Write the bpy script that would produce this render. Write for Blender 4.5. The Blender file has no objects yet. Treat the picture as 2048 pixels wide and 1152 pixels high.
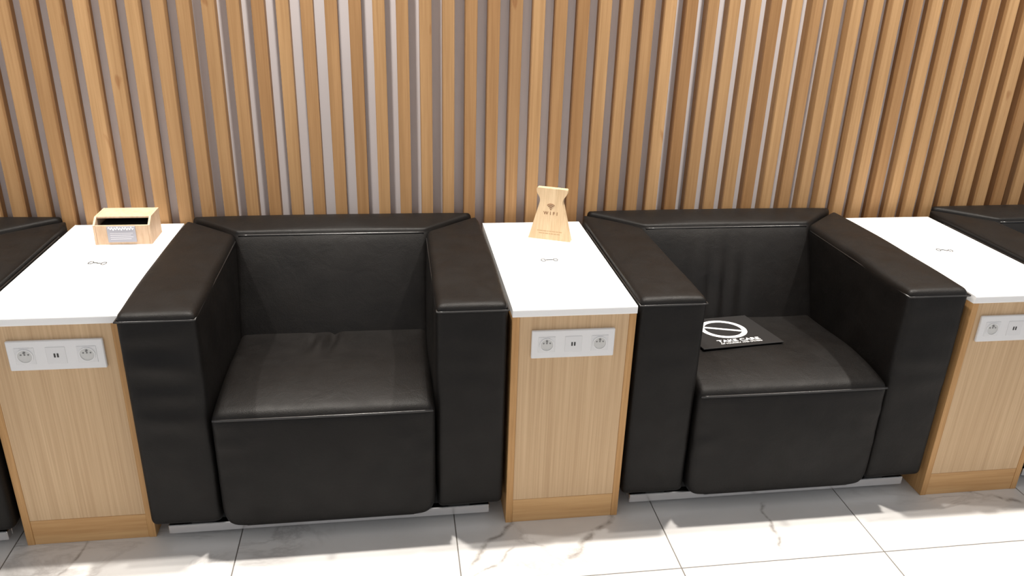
import bpy, math, random
from mathutils import Vector, Matrix, noise
random.seed(7)
SC = bpy.context.scene
COL = SC.collection

# ---------------------------------------------------------------- camera, world, exposure
YAW, PITCH, ROLL = 0.1567, 0.3984, 0.0334
CAM = Vector((-0.2933, -1.828, 1.5155))
FPX = 1593.55
Fv = Vector((math.sin(YAW)*math.cos(PITCH), math.cos(YAW)*math.cos(PITCH), -math.sin(PITCH)))
R0 = Vector((math.cos(YAW), -math.sin(YAW), 0)); U0 = R0.cross(Fv)
Rv = R0*math.cos(ROLL) + U0*math.sin(ROLL); Uv = -R0*math.sin(ROLL) + U0*math.cos(ROLL)
cd = bpy.data.cameras.new('camera'); cam = bpy.data.objects.new('camera', cd); COL.objects.link(cam)
cd.sensor_fit = 'HORIZONTAL'; cd.sensor_width = 36; cd.lens = FPX/2048*36; cd.clip_start = .05
cam.matrix_world = Matrix(((Rv.x, Uv.x, -Fv.x, CAM.x), (Rv.y, Uv.y, -Fv.y, CAM.y), (Rv.z, Uv.z, -Fv.z, CAM.z), (0, 0, 0, 1)))
SC.camera = cam
world = bpy.data.worlds.new('lounge_ambient'); SC.world = world; world.use_nodes = True
bg = world.node_tree.nodes['Background']; bg.inputs[0].default_value = (.95, .97, 1.0, 1); bg.inputs[1].default_value = .73
SC.view_settings.view_transform = 'Standard'; SC.view_settings.look = 'None'
SC.view_settings.exposure = 0.08; SC.view_settings.gamma = 1.0; SC.view_settings.use_curve_mapping = False
LAMP_W = 22.0          # each ceiling downlight
LAMP_Y, CEIL_Z = .34, 2.95

# ---------------------------------------------------------------- materials
def mat(name, col=(.5, .5, .5), rough=.5, metal=0, spec=.5, build=None):
    m = bpy.data.materials.new(name); m.use_nodes = True
    nt = m.node_tree; b = nt.nodes['Principled BSDF']
    b.inputs['Base Color'].default_value = (*col, 1); b.inputs['Roughness'].default_value = rough
    b.inputs['Metallic'].default_value = metal; b.inputs['Specular IOR Level'].default_value = spec
    if build: build(nt, b)
    return m
def nd(nt, t, **k):
    n = nt.nodes.new(t)
    for a, v in k.items(): setattr(n, a, v)
    return n
def coords(nt, scale, rnd=True):
    tc = nd(nt, 'ShaderNodeTexCoord'); mp = nd(nt, 'ShaderNodeMapping'); mp.inputs['Scale'].default_value = scale
    nt.links.new(tc.outputs['Object'], mp.inputs['Vector'])
    if rnd:
        oi = nd(nt, 'ShaderNodeObjectInfo'); mu = nd(nt, 'ShaderNodeMath', operation='MULTIPLY'); mu.inputs[1].default_value = 37.0
        nt.links.new(oi.outputs['Random'], mu.inputs[0]); nt.links.new(mu.outputs[0], mp.inputs['Location'])
    return mp.outputs['Vector']
def ramp(nt, src, stops):
    r = nd(nt, 'ShaderNodeValToRGB'); nt.links.new(src, r.inputs[0])
    e = r.color_ramp.elements
    while len(e) < len(stops): e.new(.5)
    for k, (p, c) in enumerate(stops): e[k].position = p; e[k].color = (*c, 1)
    return r.outputs['Color']
def noise_t(nt, vec, scale, detail=4, rough=.55, dist=0):
    n = nd(nt, 'ShaderNodeTexNoise'); n.inputs['Scale'].default_value = scale; n.inputs['Detail'].default_value = detail
    n.inputs['Roughness'].default_value = rough; n.inputs['Distortion'].default_value = dist
    nt.links.new(vec, n.inputs['Vector']); return n.outputs['Fac']
def mixc(nt, a, b, fac, mode='MULTIPLY'):
    m = nd(nt, 'ShaderNodeMix', data_type='RGBA', blend_type=mode)
    if isinstance(fac, float): m.inputs['Factor'].default_value = fac
    else: nt.links.new(fac, m.inputs['Factor'])
    for s, v in ((6, a), (7, b)):
        if isinstance(v, tuple): m.inputs[s].default_value = (*v, 1)
        else: nt.links.new(v, m.inputs[s])
    return m.outputs[2]
def bump(nt, b, h, strength, dist):
    bp = nd(nt, 'ShaderNodeBump'); bp.inputs['Strength'].default_value = strength; bp.inputs['Distance'].default_value = dist
    nt.links.new(h, bp.inputs['Height']); nt.links.new(bp.outputs[0], b.inputs['Normal'])
def wood_build(dark, light, sx=40., sz=1.2, tone=.35, knots_on=True):
    """straight grain running along z, tone differs from piece to piece"""
    def f(nt, b):
        v = coords(nt, (sx, sx, sz))
        c1 = ramp(nt, noise_t(nt, v, 1.0, 6, .6, .15), [(.3, dark), (.7, light)])
        v2 = coords(nt, (sx*4, sx*4, sz*3)); c2 = ramp(nt, noise_t(nt, v2, 1.0, 3), [(.35, (.82, .78, .74)), (.65, (1, 1, 1))])
        c = mixc(nt, c1, c2, .8)
        v3 = coords(nt, (30, 30, 9)); knots = ramp(nt, noise_t(nt, v3, 1.0, 1), [(.74, (1, 1, 1)), (.8, (.62, .45, .35))])
        if knots_on: c = mixc(nt, c, knots, .6)
        if tone:
            oi = nd(nt, 'ShaderNodeObjectInfo')
            tn = ramp(nt, oi.outputs['Random'], [(0, (1-tone*.8, 1-tone, 1-tone*1.2)), (.45, (1-tone*.35, 1-tone*.4, 1-tone*.45)), (1, (1, 1, 1))])
            c = mixc(nt, c, tn, 1.0)
        nt.links.new(c, b.inputs['Base Color'])
        bump(nt, b, noise_t(nt, v2, 1.0, 3), .12, .002)
    return f
M = {}
M['slat'] = mat('slat_wood', rough=.55, spec=.3, build=wood_build((.40, .235, .105), (.51, .31, .148), 38, 1.1, .36))
M['ply'] = mat('bamboo_veneer', rough=.5, spec=.3, build=wood_build((.56, .385, .225), (.64, .455, .275), 55, .8, 0, False))
M['edge'] = mat('bamboo_edge', rough=.5, spec=.3, build=wood_build((.46, .25, .095), (.58, .34, .145), 60, 2.5, 0, False))
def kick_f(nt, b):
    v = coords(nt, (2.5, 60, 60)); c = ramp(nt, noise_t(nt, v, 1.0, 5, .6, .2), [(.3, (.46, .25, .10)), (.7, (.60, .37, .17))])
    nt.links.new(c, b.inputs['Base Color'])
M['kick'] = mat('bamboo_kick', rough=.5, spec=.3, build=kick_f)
M['maple'] = mat('pale_maple', rough=.5, spec=.3, build=wood_build((.62, .45, .27), (.70, .53, .34), 45, 4, 0, False))
M['beech'] = mat('pale_beech', rough=.5, spec=.3, build=wood_build((.60, .42, .28), (.68, .50, .35), 30, 8, 0, False))
M['white'] = mat('white_laminate', (.86, .86, .86), .35)
M['plastic'] = mat('white_plastic', (.74, .74, .75), .35)
M['plastic2'] = mat('white_plastic_module', (.70, .70, .71), .4)
M['well'] = mat('socket_well_grey', (.58, .58, .57), .4)
M['dark'] = mat('dark_plastic', (.03, .03, .03), .5)
M['mark'] = mat('grey_print', (.05, .05, .05), .6)
M['pin'] = mat('socket_pin_grey', (.20, .20, .20), .5)
M['burn'] = mat('engraved_brown', (.22, .11, .05), .8)
M['burn2'] = mat('engraved_pale_brown', (.45, .29, .15), .8)
M['card'] = mat('black_card', (.016, .015, .015), .35)
M['print'] = mat('white_print', (.85, .85, .85), .5)
M['label'] = mat('grey_label', (.36, .36, .41), .35)
M['labelw'] = mat('label_white_print', (.86, .86, .88), .4)
M['chrome'] = mat('brushed_steel', (.80, .80, .82), .22, 1.0)
M['rubber'] = mat('black_rubber', (.02, .02, .02), .7)
M['grout'] = mat('grout_grey', (.16, .145, .13), .9)
M['ceiling'] = mat('ceiling_white', (.78, .76, .73), .9)
def wall_f(nt, b):
    v = coords(nt, (3, 3, 3), False); c = ramp(nt, noise_t(nt, v, 1.0, 3), [(.3, (.64, .605, .62)), (.7, (.67, .635, .65))]); nt.links.new(c, b.inputs['Base Color'])
M['wall'] = mat('greige_wall_paint', rough=.8, build=wall_f)
def leather_f(nt, b):
    v = coords(nt, (1, 1, 1))
    c = ramp(nt, noise_t(nt, v, 9, 3), [(.35, (.0028, .0022, .0020)), (.7, (.0044, .0034, .0029))]); nt.links.new(c, b.inputs['Base Color'])
    r = ramp(nt, noise_t(nt, v, 14, 4), [(.3, (.47,)*3), (.7, (.58,)*3)]); nt.links.new(r, b.inputs['Roughness'])
    vo = nd(nt, 'ShaderNodeTexVoronoi'); vo.inputs['Scale'].default_value = 420; nt.links.new(v, vo.inputs['Vector'])
    big = noise_t(nt, v, 16, 3, .6, .6)
    ad = nd(nt, 'ShaderNodeMath', operation='MULTIPLY_ADD'); ad.inputs[1].default_value = 6.0
    nt.links.new(big, ad.inputs[0]); nt.links.new(vo.outputs['Distance'], ad.inputs[2])
    bump(nt, b, ad.outputs[0], .22, .0011)
M['leather'] = mat('black_leather', rough=.5, spec=.24, build=leather_f)
M['piping'] = mat('black_leather_piping', (.016, .015, .015), .28, spec=.6)
def tile_f(nt, b, veins=()):
    tc = nd(nt, 'ShaderNodeTexCoord'); oi = nd(nt, 'ShaderNodeObjectInfo')
    mu = nd(nt, 'ShaderNodeMath', operation='MULTIPLY'); mu.inputs[1].default_value = 61.0; nt.links.new(oi.outputs['Random'], mu.inputs[0])
    va = nd(nt, 'ShaderNodeVectorMath', operation='ADD'); nt.links.new(tc.outputs['Object'], va.inputs[0]); nt.links.new(mu.outputs[0], va.inputs[1])
    # veins: thin ridges of a distorted noise
    mp = nd(nt, 'ShaderNodeMapping'); mp.inputs['Rotation'].default_value = (0, 0, .75); mp.inputs['Scale'].default_value = (1.0, 2.6, 1)
    nt.links.new(va.outputs[0], mp.inputs['Vector'])
    n1 = noise_t(nt, mp.outputs['Vector'], 1.7, 7, .62, .9)
    s = nd(nt, 'ShaderNodeMath', operation='SUBTRACT'); s.inputs[1].default_value = .5; nt.links.new(n1, s.inputs[0])
    a = nd(nt, 'ShaderNodeMath', operation='ABSOLUTE'); nt.links.new(s.outputs[0], a.inputs[0])
    vein = ramp(nt, a.outputs[0], [(0, (.38, .36, .35)), (.014, (.52, .50, .49)), (.034, (.70, .69, .68))])
    n2 = noise_t(nt, va.outputs[0], 2.2, 3); msk = ramp(nt, n2, [(.52, (0, 0, 0)), (.72, (.8, .8, .8))])
    c = mixc(nt, (.70, .69, .68), vein, msk, 'MIX')
    cloud = ramp(nt, noise_t(nt, va.outputs[0], 3.1, 4), [(.35, (.93, .92, .91)), (.7, (1, 1, 1))])
    c = mixc(nt, c, cloud, 1.0)
    for (x0, y0, x1, y1, wd) in veins:        # single veins that cross this tile, in tile coordinates
        L_ = math.hypot(x1-x0, y1-y0); tx, ty = (x1-x0)/L_, (y1-y0)/L_
        nw = nd(nt, 'ShaderNodeTexNoise'); nw.inputs['Scale'].default_value = 7; nw.inputs['Detail'].default_value = 5; nt.links.new(tc.outputs['Object'], nw.inputs['Vector'])
        wv = nd(nt, 'ShaderNodeVectorMath', operation='MULTIPLY_ADD'); wv.inputs[1].default_value = (.09,)*3; nt.links.new(nw.outputs['Color'], wv.inputs[0]); nt.links.new(tc.outputs['Object'], wv.inputs[2])
        o1 = nd(nt, 'ShaderNodeVectorMath', operation='SUBTRACT'); o1.inputs[1].default_value = (x0+.045, y0+.045, .045); nt.links.new(wv.outputs[0], o1.inputs[0])
        dn = nd(nt, 'ShaderNodeVectorMath', operation='DOT_PRODUCT'); dn.inputs[1].default_value = (-ty, tx, 0); nt.links.new(o1.outputs[0], dn.inputs[0])
        ab = nd(nt, 'ShaderNodeMath', operation='ABSOLUTE'); nt.links.new(dn.outputs['Value'], ab.inputs[0])
        fw = ramp(nt, ab.outputs[0], [(0, (.85,)*3), (wd*.35, (.6,)*3), (wd, (0,)*3)])
        br = ramp(nt, noise_t(nt, tc.outputs['Object'], 26, 3), [(.38, (.15,)*3), (.58, (1,)*3)])
        al = nd(nt, 'ShaderNodeVectorMath', operation='DOT_PRODUCT'); al.inputs[1].default_value = (tx/L_, ty/L_, 0); nt.links.new(o1.outputs[0], al.inputs[0])
        en = ramp(nt, al.outputs['Value'], [(0, (0,)*3), (.12, (1,)*3), (.85, (1,)*3), (1, (0,)*3)])
        f1 = mixc(nt, fw, br, 1.0); f2 = mixc(nt, f1, en, 1.0)
        c = mixc(nt, c, (.26, .235, .215), f2, 'MIX')
    nt.links.new(c, b.inputs['Base Color'])
M['tile'] = mat('marble_tile', rough=.24, spec=.4, build=tile_f)
def lens_f(nt, b):
    b.inputs['Emission Color'].default_value = (1, .93, .83, 1); b.inputs['Emission Strength'].default_value = 12
M['lens'] = mat('lamp_lens', (.9, .9, .9), .4, build=lens_f)

# ---------------------------------------------------------------- mesh helpers
class MB:
    def __init__(s): s.v = []; s.f = []
    def add(s, vs, fs):
        o = len(s.v); s.v += [tuple(v) for v in vs]; s.f += [tuple(i+o for i in f) for f in fs]; return s
    def box(s, x0, x1, y0, y1, z0, z1):
        return s.add([(x0,y0,z0),(x1,y0,z0),(x1,y1,z0),(x0,y1,z0),(x0,y0,z1),(x1,y0,z1),(x1,y1,z1),(x0,y1,z1)],
                     [(0,3,2,1),(4,5,6,7),(0,1,5,4),(1,2,6,5),(2,3,7,6),(3,0,4,7)])
    def cbox(s, x0, x1, y0, y1, z0, z1, c=.002):
        """box with chamfered edges"""
        lo = Vector((x0,y0,z0)); hi = Vector((x1,y1,z1)); vs = []; idx = {}
        for a in (0,1):
            for b in (0,1):
                for d in (0,1):
                    p = [hi[k] if (a,b,d)[k] else lo[k] for k in range(3)]
                    for ax in range(3):
                        qq = list(p)
                        for k in range(3):
                            if k != ax: qq[k] += (-c if (a,b,d)[k] else c)
                        idx[(a,b,d,ax)] = len(vs); vs.append(tuple(qq))
        fs = []
        I = idx
        for ax in range(3):
            k1, k2 = (ax+1) % 3, (ax+2) % 3
            for sd in (0,1):
                q = []
                for (b1, b2) in ((0,0),(1,0),(1,1),(0,1)):
                    t = [0,0,0]; t[ax] = sd; t[k1] = b1; t[k2] = b2; q.append(I[(*t, ax)])
                fs.append(tuple(q if sd else q[::-1]))
        for ax in range(3):           # edge chamfers parallel to ax
            k1, k2 = (ax+1) % 3, (ax+2) % 3
            for b1 in (0,1):
                for b2 in (0,1):
                    t0 = [0,0,0]; t0[k1] = b1; t0[k2] = b2; t1 = list(t0); t1[ax] = 1
                    q = [I[(*t0,k1)], I[(*t1,k1)], I[(*t1,k2)], I[(*t0,k2)]]
                    fs.append(tuple(q if b1 != b2 else q[::-1]))
        for a in (0,1):
            for b in (0,1):
                for d in (0,1):
                    q = [I[(a,b,d,0)], I[(a,b,d,1)], I[(a,b,d,2)]]
                    fs.append(tuple(q if (a+b+d) % 2 else q[::-1]))
        return s.add(vs, fs)
    def prism(s, pts, fn0, fn1):
        """pts: 2D outline (ccw seen from the fn1 side); fn0/fn1 map to 3D ends"""
        n = len(pts); vs = [fn0(p) for p in pts] + [fn1(p) for p in pts]
        fs = [tuple(range(n-1, -1, -1)), tuple(range(n, 2*n))] + [(i, (i+1) % n, n+(i+1) % n, n+i) for i in range(n)]
        return s.add(vs, fs)
    def tube(s, pts, r, n=6, closed=False):
        pts = [Vector(p) for p in pts]; m = len(pts); vs = []
        for i, p in enumerate(pts):
            a = pts[(i-1) % m] if (closed or i > 0) else p; b = pts[(i+1) % m] if (closed or i < m-1) else p
            t = (b-a).normalized(); up = Vector((0,0,1)) if abs(t.z) < .9 else Vector((0,1,0))
            e1 = t.cross(up).normalized(); e2 = e1.cross(t)
            for k in range(n):
                an = 2*math.pi*k/n; vs.append(p + r*(math.cos(an)*e1 + math.sin(an)*e2))
        fs = []
        for i in range(m if closed else m-1):
            j = (i+1) % m
            for k in range(n): fs.append((i*n+k, i*n+(k+1) % n, j*n+(k+1) % n, j*n+k))
        if not closed: fs += [tuple(range(n-1, -1, -1)), tuple((m-1)*n+k for k in range(n))]
        return s.add(vs, fs)
    def disc(s, c, r, y0, y1, n=24):
        """short cylinder along y"""
        pts = [(c[0]+r*math.cos(2*math.pi*k/n), c[1]+r*math.sin(2*math.pi*k/n)) for k in range(n)]
        return s.prism(pts, lambda p: (p[0], y1, p[1]), lambda p: (p[0], y0, p[1]))
    def zcyl(s, c, r, z0, z1, n=24):
        pts = [(c[0]+r*math.cos(2*math.pi*k/n), c[1]+r*math.sin(2*math.pi*k/n)) for k in range(n)]
        return s.prism(pts, lambda p: (p[0], p[1], z0), lambda p: (p[0], p[1], z1))
    def mesh(s, name, m, smooth=False):
        me = bpy.data.meshes.new(name); me.from_pydata(s.v, [], s.f); me.update()
        me.materials.append(m)
        if smooth: me.polygons.foreach_set('use_smooth', [True]*len(me.polygons))
        return me
    def build(s, name, m, parent=None, smooth=False):
        return link(name, s.mesh(name, m, smooth), parent)
def link(name, me, parent=None, loc=None, rot=None):
    o = bpy.data.objects.new(name, me); COL.objects.link(o)
    if parent: o.parent = parent
    if loc: o.location = loc
    if rot: o.rotation_euler = rot
    return o
def tag(o, label=None, cat=None, group=None, kind=None):
    for k, v in (('label', label), ('category', cat), ('group', group), ('kind', kind)):
        if v: o[k] = v
    return o
def empty(name, loc, rz=0):
    o = bpy.data.objects.new(name, None); COL.objects.link(o); o.location = loc; o.rotation_euler = (0, 0, rz); o.empty_display_size = .1
    return o
def text_mesh(name, body, size, m, parent, matrix, depth=.0004, align='CENTER', xscale=1.0, space=1.0, bold=0.0):
    c = bpy.data.curves.new(name, 'FONT'); c.body = body; c.size = size; c.extrude = depth; c.align_x = align; c.align_y = 'CENTER'
    c.space_character = space; c.offset = bold; c.resolution_u = 3
    t = bpy.data.objects.new(name+'_curve', c); COL.objects.link(t)
    dg = bpy.context.evaluated_depsgraph_get(); me = bpy.data.meshes.new_from_object(t.evaluated_get(dg)); me.name = name
    bpy.data.objects.remove(t); bpy.data.curves.remove(c)
    for v in me.vertices: v.co.x *= xscale
    me.transform(matrix); me.materials.clear(); me.materials.append(m)
    return link(name, me, parent)

# ---------------------------------------------------------------- the setting
SLAT_Y, WALL_Y = .765, .808
X0, X1 = -4.0, 4.2
floor = tag(MB().box(X0, X1, -3.4, WALL_Y, -.06, -.0015).build('floor', M['grout']), 'polished white marble-look tiled floor with grey veins and thin grout', kind='structure')
TS, TG = .593, .0030
VEINED = {}
for (gx0, gy0, gx1, gy1, wd) in ((.345, .02, .10, -.20, .016), (.02, .02, -.14, -.19, .010), (.02, -.10, -.13, -.21, .006), (1.36, .06, 1.62, -.09, .010), (.80, .02, .74, -.21, .007), (-1.10, .3, -1.2, -.2, .006)):
    kx, ky = math.floor((gx0+.145)/TS), math.floor((gy0+.23)/TS)
    ox, oy = -.145+kx*TS, -.23+ky*TS
    VEINED.setdefault((kx, ky), []).append((gx0-ox, gy0-oy, gx1-ox, gy1-oy, wd))
ti = MB().cbox(TG/2, TS-TG/2, TG/2, TS-TG/2, -.0100, 0, .0008).mesh('tile', M['tile'])
for i in range(-6, 7):
    for j in range(-5, 2):
        x = -.145 + i*TS; y = -.23 + j*TS
        if x + TS > X1 or x < X0 or y + TS > WALL_Y+.15 or y < -3.4: continue
        if y + TS > WALL_Y: continue
        key = (i, j); o = link('tile', ti, floor, (x, y, 0))
        if key in VEINED:
            o.data = ti.copy(); o.data.materials.clear(); o.data.materials.append(mat('marble_tile_veined', rough=.24, spec=.4, build=lambda nt, b, k=key: tile_f(nt, b, VEINED[k])))
tl = MB().cbox(TG/2, TS-TG/2, TG/2, WALL_Y-(-.23+TS)-.002, -.0100, 0, .0008).mesh('tile', M['tile'])
for i in range(-6, 7):
    x = -.145 + i*TS
    if x + TS <= X1 and x >= X0: link('tile', tl, floor, (x, -.23+TS, 0))
wall = tag(MB().box(X0, X1, WALL_Y, WALL_Y+.12, 0, CEIL_Z).build('wall_back', M['wall']), 'greige wall faced with vertical light wood slats', kind='structure')
SP, SWID = .0711, .0372
sl = MB().cbox(0, SWID, SLAT_Y, WALL_Y, 0.002, CEIL_Z-.002, .0012).mesh('slat', M['slat'])
for k in range(-36, 43): link('slat', sl, wall, (-.1285 + k*SP, 0, 0))
ceil = tag(MB().box(X0, X1, -3.4, WALL_Y+.12, CEIL_Z, CEIL_Z+.1).build('ceiling', M['ceiling']), 'plain white ceiling above the armchairs', kind='structure')

# ---------------------------------------------------------------- ceiling downlights, one above each armchair
def ring(r0, r1, z0, z1, n=32):
    mb = MB(); vs = []; fs = []
    for k in range(n):
        c, s = math.cos(2*math.pi*k/n), math.sin(2*math.pi*k/n)
        vs += [(r0*c, r0*s, z0), (r1*c, r1*s, z0), (r1*c, r1*s, z1), (r0*c, r0*s, z1)]
    for k in range(n):
        a, b = 4*k, 4*((k+1) % n)
        for q in range(4): fs.append((a+q, b+q, b+(q+1) % 4, a+(q+1) % 4))
    return mb.add(vs, fs)
for i, x in enumerate((-1.78, -.485, .81, 2.11)):
    d = tag(empty('ceiling_downlight', (x, LAMP_Y, CEIL_Z)), 'round white recessed ceiling downlight, %s of four over the armchairs' % ('leftmost', 'second from left', 'third from left', 'rightmost')[i], 'downlight', 'ceiling downlights over the armchairs')
    ring(.045, .062, -.006, 0).build('trim_ring', M['plastic'], d, True)
    MB().zcyl((0, 0), .045, -.002, 0).build('lens', M['lens'], d)
    L = bpy.data.lights.new('downlight_beam', 'AREA'); L.shape = 'DISK'; L.size = .075; L.energy = LAMP_W; L.color = (1, .94, .86); L.spread = math.radians(95)
    lo = bpy.data.objects.new('downlight_beam', L); COL.objects.link(lo); lo.parent = d; lo.location = (0, 0, -.012)

# ---------------------------------------------------------------- armchairs
def axis_pts(h, r, n):
    e = [h, h-.25*r, h-.6*r, h-r]
    inner = [-(h-r) + 2*(h-r)*k/n for k in range(n+1)]
    return [-a for a in e[:3]] + inner + e[:3][::-1]
def soft_block(name, m, parent, plan, z0, z1, r, nx, ny, nz, post=None):
    """rounded block over a 4-corner plan (FL, FR, BR, BL); post(p, n, u, v, w) displaces"""
    FL, FR, BR, BL = [Vector(p) for p in plan]
    hx = ((FR-FL).length + (BR-BL).length)/4; hy = ((BL-FL).length + (BR-FR).length)/4; hz = (z1-z0)/2
    X, Y, Z = axis_pts(hx, r, nx), axis_pts(hy, r, ny), axis_pts(hz, r, nz)
    idx = {}; vs = []
    def vid(i, j, k):
        key = (i, j, k)
        if key in idx: return idx[key]
        p = Vector((X[i], Y[j], Z[k])); h = Vector((hx, hy, hz))
        inn = Vector([max(-(h[a]-r), min(h[a]-r, p[a])) for a in range(3)])
        n = (p-inn).normalized(); p = inn + n*r
        u, v, w = p.x/hx, p.y/hy, p.z/hz
        a, b = (u+1)/2, (v+1)/2
        xy = (FL*(1-a)+FR*a)*(1-b) + (BL*(1-a)+BR*a)*b
        P = Vector((xy.x, xy.y, z0+(w+1)*hz))
        if post: P = post(P, n, u, v, w)
        idx[key] = len(vs); vs.append(P); return idx[key]
    fs = []; nX, nY, nZ = len(X)-1, len(Y)-1, len(Z)-1
    for i in range(nX):
        for j in range(nY):
            fs.append((vid(i,j,nZ), vid(i+1,j,nZ), vid(i+1,j+1,nZ), vid(i,j+1,nZ)))
            fs.append((vid(i,j,0), vid(i,j+1,0), vid(i+1,j+1,0), vid(i+1,j,0)))
    for i in range(nX):
        for k in range(nZ):
            fs.append((vid(i,0,k), vid(i+1,0,k), vid(i+1,0,k+1), vid(i,0,k+1)))
            fs.append((vid(i,nY,k), vid(i,nY,k+1), vid(i+1,nY,k+1), vid(i+1,nY,k)))
    for j in range(nY):
        for k in range(nZ):
            fs.append((vid(0,j,k), vid(0,j,k+1), vid(0,j+1,k+1), vid(0,j+1,k)))
            fs.append((vid(nX,j,k), vid(nX,j+1,k), vid(nX,j+1,k+1), vid(nX,j,k+1)))
    mb = MB(); mb.v = [tuple(v) for v in vs]; mb.f = fs
    return mb.build(name, m, parent, True)
def fb(t): return max(0, 1-t*t)
def sstep(a, b, t):
    t = max(0, min(1, (t-a)/(b-a))); return t*t*(3-2*t)
CW, AW, SD = .951, .186, .585          # chair width, arm width, depth of the seat well
def corner_round(P, R=.075, yb=.752):
    for sg, cx in ((-1, R), (1, CW-R)):
        dx, dy = P.x-cx, P.y-(yb-R)
        if dx*sg > 0 and dy > 0:
            d = math.hypot(dx, dy)
            if d > R: P.x = cx+dx/d*R; P.y = yb-R+dy/d*R
    return P
def gauss(t, s): return math.exp(-(t/s)**2)

def make_chair(x, y, label, seed, seat_dents=(), back_dents=(), arm_wrinkle=(.5, .5)):
    root = tag(empty('armchair', (x, y, 0)), label, 'armchair', 'black leather armchairs along the slatted wall')
    W = CW; so = seed*13.7
    NZ = lambda a, b, c: noise.noise(Vector((a+so, b+so*.7, c)))
    def arm(sgn):
        amp = arm_wrinkle[0 if sgn < 0 else 1]
        plan = [(0, 0), (AW, 0), (AW, SD), (.004, .748)] if sgn < 0 else [(W-AW, 0), (W, 0), (W-.004, .748), (W-AW, SD)]
        def post(P, n, u, v, w):
            out = -u if sgn < 0 else u            # +1 on the outer side
            if n.z > .5: P.z += .009*fb(u)*fb(v*.96)*n.z + .0015*NZ(P.x*6, P.y*5, 1)
            if abs(n.x) > .5:
                inner = out < 0
                P.x += n.x*((.010 if inner else .0025)*fb(v)*fb(w) + (.003 if inner else 0)*NZ(P.y*7, P.z*6, 2))
            if n.y < -.5:
                up = sstep(-.6, .9, w)
                wr = NZ(P.x*4+P.z*2, 2.2, P.z*19)*.022*amp*up*fb(w*.98) + NZ(P.x*3, P.z*6, 5)*.0025
                P.y += -.007*fb(u)*fb(w) + wr*fb(u*.9)
            # slight tuck under the top seam, rounded outer back corner
            P.x += (-1 if sgn < 0 else 1)*.008*sstep(.2, 1, out)*sstep(.679, .690, P.z)*fb(v)
            P = corner_round(P)
            return P
        o = soft_block('left_arm' if sgn < 0 else 'right_arm', M['leather'], root, plan, .068, .692, .021, 14, 26, 60, post)
        xa, xb = (.0005, AW-.002) if sgn < 0 else (W-AW+.002, W-.0005)
        zt = .6775
        ins = [(xb, SD-.02), (xb, .001), (xa, .001), (xa, .62)] if sgn < 0 else [(xa, SD-.02), (xa, .001), (xb, .001), (xb, .62)]
        pts = []
        for (p, q) in zip(ins[:-1], ins[1:]):
            for k in range(12): pts.append((p[0]+(q[0]-p[0])*k/12, p[1]+(q[1]-p[1])*k/12, zt-.003))
        pts.append((*ins[-1], zt-.003))
        MB().tube(pts, .0026, 6).build('piping', M['piping'], o, True)
    arm(-1); arm(1)
    # backrest: trapezoid between the mitred arms, its front face leaning back from the seat
    def post_b(P, n, u, v, w):
        if n.z > .5: P.z += (.014*fb(u)*fb(v) + .002*NZ(P.x*5, P.y*5, 3))*n.z + .004*n.z
        if v < .2:
            t = max(0, min(1, (P.z-.36)/.33)); lean = .155*(1-t)**.9 if P.z > .3 else .155
            bul = .015*fb(u*.98)*fb((P.z-.50)/.21 if abs(P.z-.50) < .21 else 1)
            dn = 0
            for (cx, cz, sx, sz, dd) in back_dents:
                dn += dd*gauss(P.x-cx-.12*(P.z-cz), sx)*gauss(P.z-cz, sz)
            dn += .004*NZ(P.x*6, P.z*5, 4)*fb(u)
            k = max(0, min(1, (.2-v)/1.2))
            P.y -= (lean + bul - dn)*k
        return corner_round(P)
    bo = soft_block('backrest', M['leather'], root, [(AW+.001, SD), (W-AW-.001, SD), (W-.010, .752), (.010, .752)], .10, .696, .015, 44, 10, 30, post_b)
    MB().tube([(AW+.006+(W-2*AW-.012)*k/20, SD-.0005-.002*fb(k/10-1), .6875+.001*fb(k/10-1)) for k in range(21)], .0034, 6).build('piping', M['piping'], bo, True)
    # seat block
    sx0, sx1 = AW+.004, W-AW-.004
    def post_s(P, n, u, v, w):
        if n.z > .5:
            dn = 0
            for (cx, cy, sx, sy, dd) in seat_dents:
                dn += dd*gauss(P.x-cx-.1*(P.y-cy), sx)*gauss(P.y-cy, sy)
            P.z += (.006*fb(u)*fb(v) + .003*NZ(P.x*5, P.y*5, 6)*fb(v) - dn)*n.z
            yy = max(0, min(1, (P.y+.014)/.22)); P.z += (.024*(1-(1-yy)**3) - .019*sstep(.16, .47, P.y))*n.z
        if n.y < -.5:
            side = sstep(.55, .95, abs(u))
            P.y += -.010*fb(u)*fb(w) + .003*NZ(P.x*4, P.z*5, 7)*fb(w) + .009*side*NZ(P.x*8, P.z*22, 8)*sstep(-.5, .5, w)*fb(w)
        if abs(u) > .8 and w < -.55: t_ = (-.55-w)/.45; P.x -= math.copysign(.022*t_**3, u); P.z += .006*t_**2*sstep(.8, 1, abs(u))
        return P
    so_ = soft_block('seat', M['leather'], root, [(sx0, -.014), (sx1, -.014), (sx1, .56), (sx0, .56)], .055, .408, .022, 40, 36, 20, post_s)
    MB().tube([(sx0+.006+(sx1-sx0-.012)*k/24, -.0125-.002*fb(k/12-1), .3975) for k in range(25)], .0036, 6).build('piping', M['piping'], so_, True)
    # steel base frame on small feet
    fr = MB()
    for yy in (.042, .66): fr.cbox(.035, W-.035, yy-.012, yy+.012, .020, .048, .002)
    for xx in (.047, W-.047): fr.cbox(xx-.012, xx+.012, .054, .648, .020, .048, .002)
    b = fr.build('base_frame', M['chrome'], root)
    for xx in (.047, W-.047):
        for yy in (.20, .55): MB().zcyl((xx, yy), .014, 0, .048, 16).build('foot', M['rubber'], b)
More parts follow.
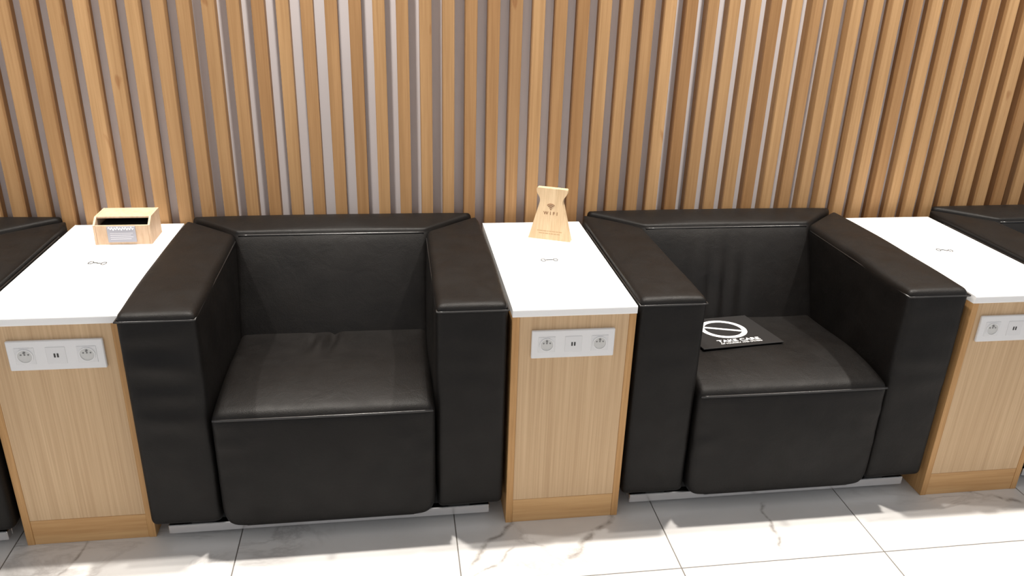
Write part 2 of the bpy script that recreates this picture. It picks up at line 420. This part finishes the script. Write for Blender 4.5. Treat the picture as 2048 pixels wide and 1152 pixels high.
    for xx in (.12, W-.12):                              # blocks carrying the arms and seat on the frame
        for yy in (.09, .62): MB().cbox(xx-.03, xx+.03, yy-.04, yy+.04, .046, .075, .002).build('spacer', M['rubber'], b)
    return root

# ---------------------------------------------------------------- side tables with sockets
TW, TD, TH, TT = .3303, .71, .6751, .0225
def make_table(x, y, label, plate_x, mark_pts):
    root = tag(empty('side_table', (x, y, 0)), label, 'side table', 'white-topped side tables between the armchairs')
    ed, zb = .019, TH-TT
    mb = MB()                                             # top: rounded lower and upper front edges
    r = .004; pts = []
    for (cy, cz, a0) in ((TD-r, TT-r, 0), (r, TT-r, 90), (r, r, 180), (TD-r, r, 270)):
        for k in range(4):
            a = math.radians(a0+30*k); pts.append((cy+r*math.cos(a), cz+r*math.sin(a)))
    mb.prism(pts, lambda p: (0, p[0], zb+p[1]), lambda p: (TW, p[0], zb+p[1]))
    top = mb.build('table_top', M['white'], root)
    for x0 in (0, TW-ed): MB().cbox(x0, x0+ed, .003, TD-.003, 0, zb, .001).build('side_panel', M['edge'], root)
    MB().cbox(ed, TW-ed, .0045, .022, .078, zb, .0008).build('front_panel', M['ply'], root)
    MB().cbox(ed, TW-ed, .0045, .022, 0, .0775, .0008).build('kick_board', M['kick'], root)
    MB().cbox(ed, TW-ed, TD-.024, TD-.006, 0, zb, .0008).build('back_panel', M['ply'], root)
    # printed charging mark: two small hexagons joined by a line
    k = MB()
    (cx, cy, ang, curl) = mark_pts
    def loc(a, b): ca, sa = math.cos(ang), math.sin(ang); return (cx+a*ca-b*sa, cy+a*sa+b*ca, TH+.0002)
    k.tube([loc(-.010+.020*t/8, curl*math.sin(math.pi*2*t/8)) for t in range(9)], .0019, 6)
    for s in (-1, 1):
        ptsh = [loc(s*.0185+.0068*math.cos(math.radians(60*q)), .0105*math.sin(math.radians(60*q))) for q in range(7)]
        k.tube([p for i_, p in enumerate(ptsh[:6])], .0014, 6, True)
    k.build('charging_mark', M['mark'], top)
    # socket plate
    px0, pz1 = plate_x, .6147
    pl = MB().cbox(px0, px0+.222, -.0045, .0046, pz1-.08, pz1, .002).build('socket_plate', M['plastic'], root)
    zc = pz1-.04
    for s in (-1, 0, 1):
        xc = px0+.111+s*.071
        MB().cbox(xc-.0225, xc+.0225, -.0056, -.004, zc-.0225, zc+.0225, .0006).build('insert_module', M['plastic2'], pl)
        if s:
            w = ring(.0165, .0190, -.0012, .0012, 28)
            o = w.build('socket_rim', M['plastic'], pl, False); o.rotation_euler = (math.pi/2, 0, 0); o.location = (xc, -.0062, zc)
            MB().disc((xc, zc), .0168, -.0060, -.0050).build('socket_well', M['well'], pl)
            for q in (-1, 0, 1): MB().disc((xc+q*.0085, zc+.0045), .0022, -.0066, -.0055, 10).build('pin_hole', M['pin'], pl)
            MB().disc((xc, zc+.0105), .0026, -.0090, -.0055, 10).build('earth_pin', M['pin'], pl)
        else:
            for q in (-1, 1): MB().cbox(xc+q*.0036-.0021, xc+q*.0036+.0021, -.0062, -.0050, zc-.0055, zc+.0055, .0004).build('charging_port', M['dark'], pl)
    return root

T1X, T1Y, T2X, T3X, T3Y = -1.2961, .0444, 0.0, 1.2992, -.0085
make_table(T1X, T1Y, 'white-topped wooden side table with a small wooden box on it', .0661, (.174, .360, -.2, .002))
make_table(T2X, 0, 'white-topped wooden side table carrying the vase-shaped wooden sign', .0516, (.1605, .3485, .02, 0))
make_table(T3X, T3Y, 'white-topped wooden side table with nothing on it, at the right edge', .0339, (.157, .363, -.25, .003))

make_chair(-.9605, 0, 'black leather armchair with an empty creased seat, fully in view', 1,
           seat_dents=((.405, .36, .009, .06, .014), (.470, .37, .010, .08, .017), (.440, .34, .013, .06, -.009), (.50, .36, .012, .06, -.006)), arm_wrinkle=(1.0, .25))
make_chair(.3375, 0, 'black leather armchair with the black printed card on its seat', 2,
           back_dents=((.40, .52, .012, .10, .010), (.45, .50, .010, .12, .012), (.51, .52, .014, .09, .008), (.33, .54, .012, .08, .006)), arm_wrinkle=(.15, .6))
make_chair(-1.305-CW, .02, 'black leather armchair cut off at the left edge of the picture', 3, arm_wrinkle=(.4, .4))
make_chair(1.6375, 0, 'black leather armchair cut off at the right edge of the picture', 4, arm_wrinkle=(.4, .4))

# ---------------------------------------------------------------- wooden box on the left table
bx = tag(empty('wooden_card_box', (-1.174, .558, TH), .0), 'small pale wooden box with open slot and grey label on the left table', 'box')
BW, BD, BH, FH, t = .160, .113, .080, .060, .006
side = [(0, 0), (BD, 0), (BD, BH), (.026, BH), (0, FH)]
for x0 in (0, BW-t): MB().prism(side, lambda p, a=x0: (a, p[0], p[1]), lambda p, a=x0+t: (a, p[0], p[1])).build('side_panel', M['beech'], bx)
MB().cbox(t, BW-t, .0005, t, 0, FH, .0008).build('front_panel', M['beech'], bx)
MB().cbox(t, BW-t, BD-t, BD-.0005, 0, BH-t, .0008).build('back_panel', M['beech'], bx)
MB().cbox(t, BW-t, t, BD-t, 0.0002, t, .0008).build('bottom_panel', M['beech'], bx)
MB().cbox(t, BW-t, .026, BD, BH-t, BH, .0008).build('lid', M['beech'], bx)
ln_ = MB(); ln_.cbox(t+.0005, BW-t-.0005, BD-t-.004, BD-t-.0004, t+.001, BH-t-.0004, .0005)
ln_.build('dark_lining', M['rubber'], bx)
MB().cbox(t+.004, BW-t-.004, t+.003, BD-t-.007, t+.0004, .052, .001).build('card_stack', M['rubber'], bx)
lb = MB().cbox(.038, .118, -.0022, .0008, .008, .0575, .0006).build('label_plate', M['label'], bx)
lg = MB()                                                  # row of loopy white script-like strokes
pts = [(.043+.070*k/60, -.0026, .0505+.0038*math.sin(k*.95)+.0012*math.sin(k*.37)) for k in range(61)]
lg.tube(pts, .0011, 4); lg.build('label_script', M['labelw'], lb)
ln = MB()
for q in range(4): ln.box(.046, .110-.006*(q % 2), -.0024, -.0020, .036-.006*q, .0368-.006*q)
ln.build('label_lines', M['labelw'], lb)

# ---------------------------------------------------------------- vase-shaped wooden sign
sg = tag(empty('wooden_sign', (.1925, .5265, TH), math.atan2(-.055, .125)), 'pale wooden vase-shaped WIFI sign with engraved symbol on the middle table', 'sign')
half = [(.0685, 0), (.0655, .012), (.0375, .118), (.0362, .126), (.0375, .134), (.0475, .150), (.0490, .156), (.0490, .163), (.0465, .166)]
out = half + [(-a, b) for a, b in half[::-1]]
SH, LEAN = .166, .05
TK = lambda z: .026 - .006*z/SH
sgm = MB().prism(out, lambda p: (p[0], TK(p[1])+LEAN*p[1], p[1]), lambda p: (p[0], LEAN*p[1], p[1]))
so = sgm.build('sign_board', M['maple'], sg)
def fm(cx, z):   # matrix that puts xy-drawn print upright on the front face
    th = math.atan(LEAN)
    return Matrix.Translation((cx, LEAN*z-.0003, z)) @ Matrix.Rotation(math.pi/2-th, 4, 'X')
wf = MB(); z0 = .1000
for rr in (.0060, .0115, .0170):
    wf.tube([(rr*math.sin(math.radians(a)), LEAN*(z0+rr*math.cos(math.radians(a)))-.0003, z0+rr*math.cos(math.radians(a))) for a in range(-46, 47, 8)], .0015, 5)
wf.disc((0, z0), .0022, LEAN*z0-.0009, LEAN*z0+.001, 10)
wf.build('wifi_symbol', M['burn'], so)
text_mesh('wifi_lettering', 'WIFI', .0145, M['burn'], so, fm(0, .0865), .0003, space=1.75, bold=.0003)
sl_ = MB(); rnd = random.Random(3)
for zz, wd in ((.0285, .040), (.0205, .034)):
    xx = -wd
    while xx < wd-.004:
        L_ = rnd.choice((.005, .008, .011)); e = min(xx+L_, wd)
        sl_.box(xx, e, LEAN*zz-.0003, LEAN*zz+.001, zz-.0012, zz+.0012); xx = e+.0016
sl_.build('engraved_small_lines', M['burn2'], so)

# ---------------------------------------------------------------- black card on the second chair's seat
seat2 = [o for o in bpy.data.objects if o.name.startswith('seat') and o.parent and abs(o.parent.location.x-.3375) < 1e-6][0]
def seat_z(y0, y1): return max(v.co.z for v in seat2.data.vertices if .58 < v.co.x+.3375 < .88 and y0 < v.co.y < y1)
zf, zb = seat_z(.17, .24), seat_z(.38, .44)
CZ = max(seat_z(a, a+.03) - (zf + (zb-zf)*(a+.015-.205)/.205) for a in (.17, .2, .23, .26, .29, .32, .35, .38, .41)) + (zf+zb)/2 + .0015
card = tag(empty('seat_card', (.731, .312, CZ), math.radians(6)), 'flat black card with white circle symbol reading TAKE CARE, on the seat', 'card')
card.rotation_euler = (math.atan2(zb-zf, .205), 0, math.radians(6))
cb = MB().cbox(-.135, .135, -.117, .117, 0, .004, .0008).build('card_board', M['card'], card)
cm = MB(); n = 56; vs = []; fs = []
for k in range(n):
    a = 2*math.pi*k/n
    for r_ in (.0585, .0745): vs.append((.0+r_*math.cos(a), .016+r_*math.sin(a), .0046))
for k in range(n):
    a, b = 2*k, 2*((k+1) % n); fs.append((a, a+1, b+1, b))
cm.add(vs, fs)
an = math.radians(-27); dx, dy = math.cos(an), math.sin(an); hw = .0060
cm.add([(s*.063*dx-q*hw*dy, .016+s*.063*dy+q*hw*dx, .0046) for s, q in ((-1, -1), (1, -1), (1, 1), (-1, 1))], [(0, 1, 2, 3)])
cm.build('circle_symbol', M['print'], cb)
text_mesh('take_care_lettering', 'TAKE CARE', .0255, M['print'], cb, Matrix.Translation((.004, -.0765, .0045)), .0002, bold=.0006, xscale=1.07)
text_mesh('small_lettering', 'OF YOURSELF AND OTHERS', .0098, M['print'], cb, Matrix.Translation((.004, -.0945, .0045)), .0002, bold=.0002, xscale=1.12)
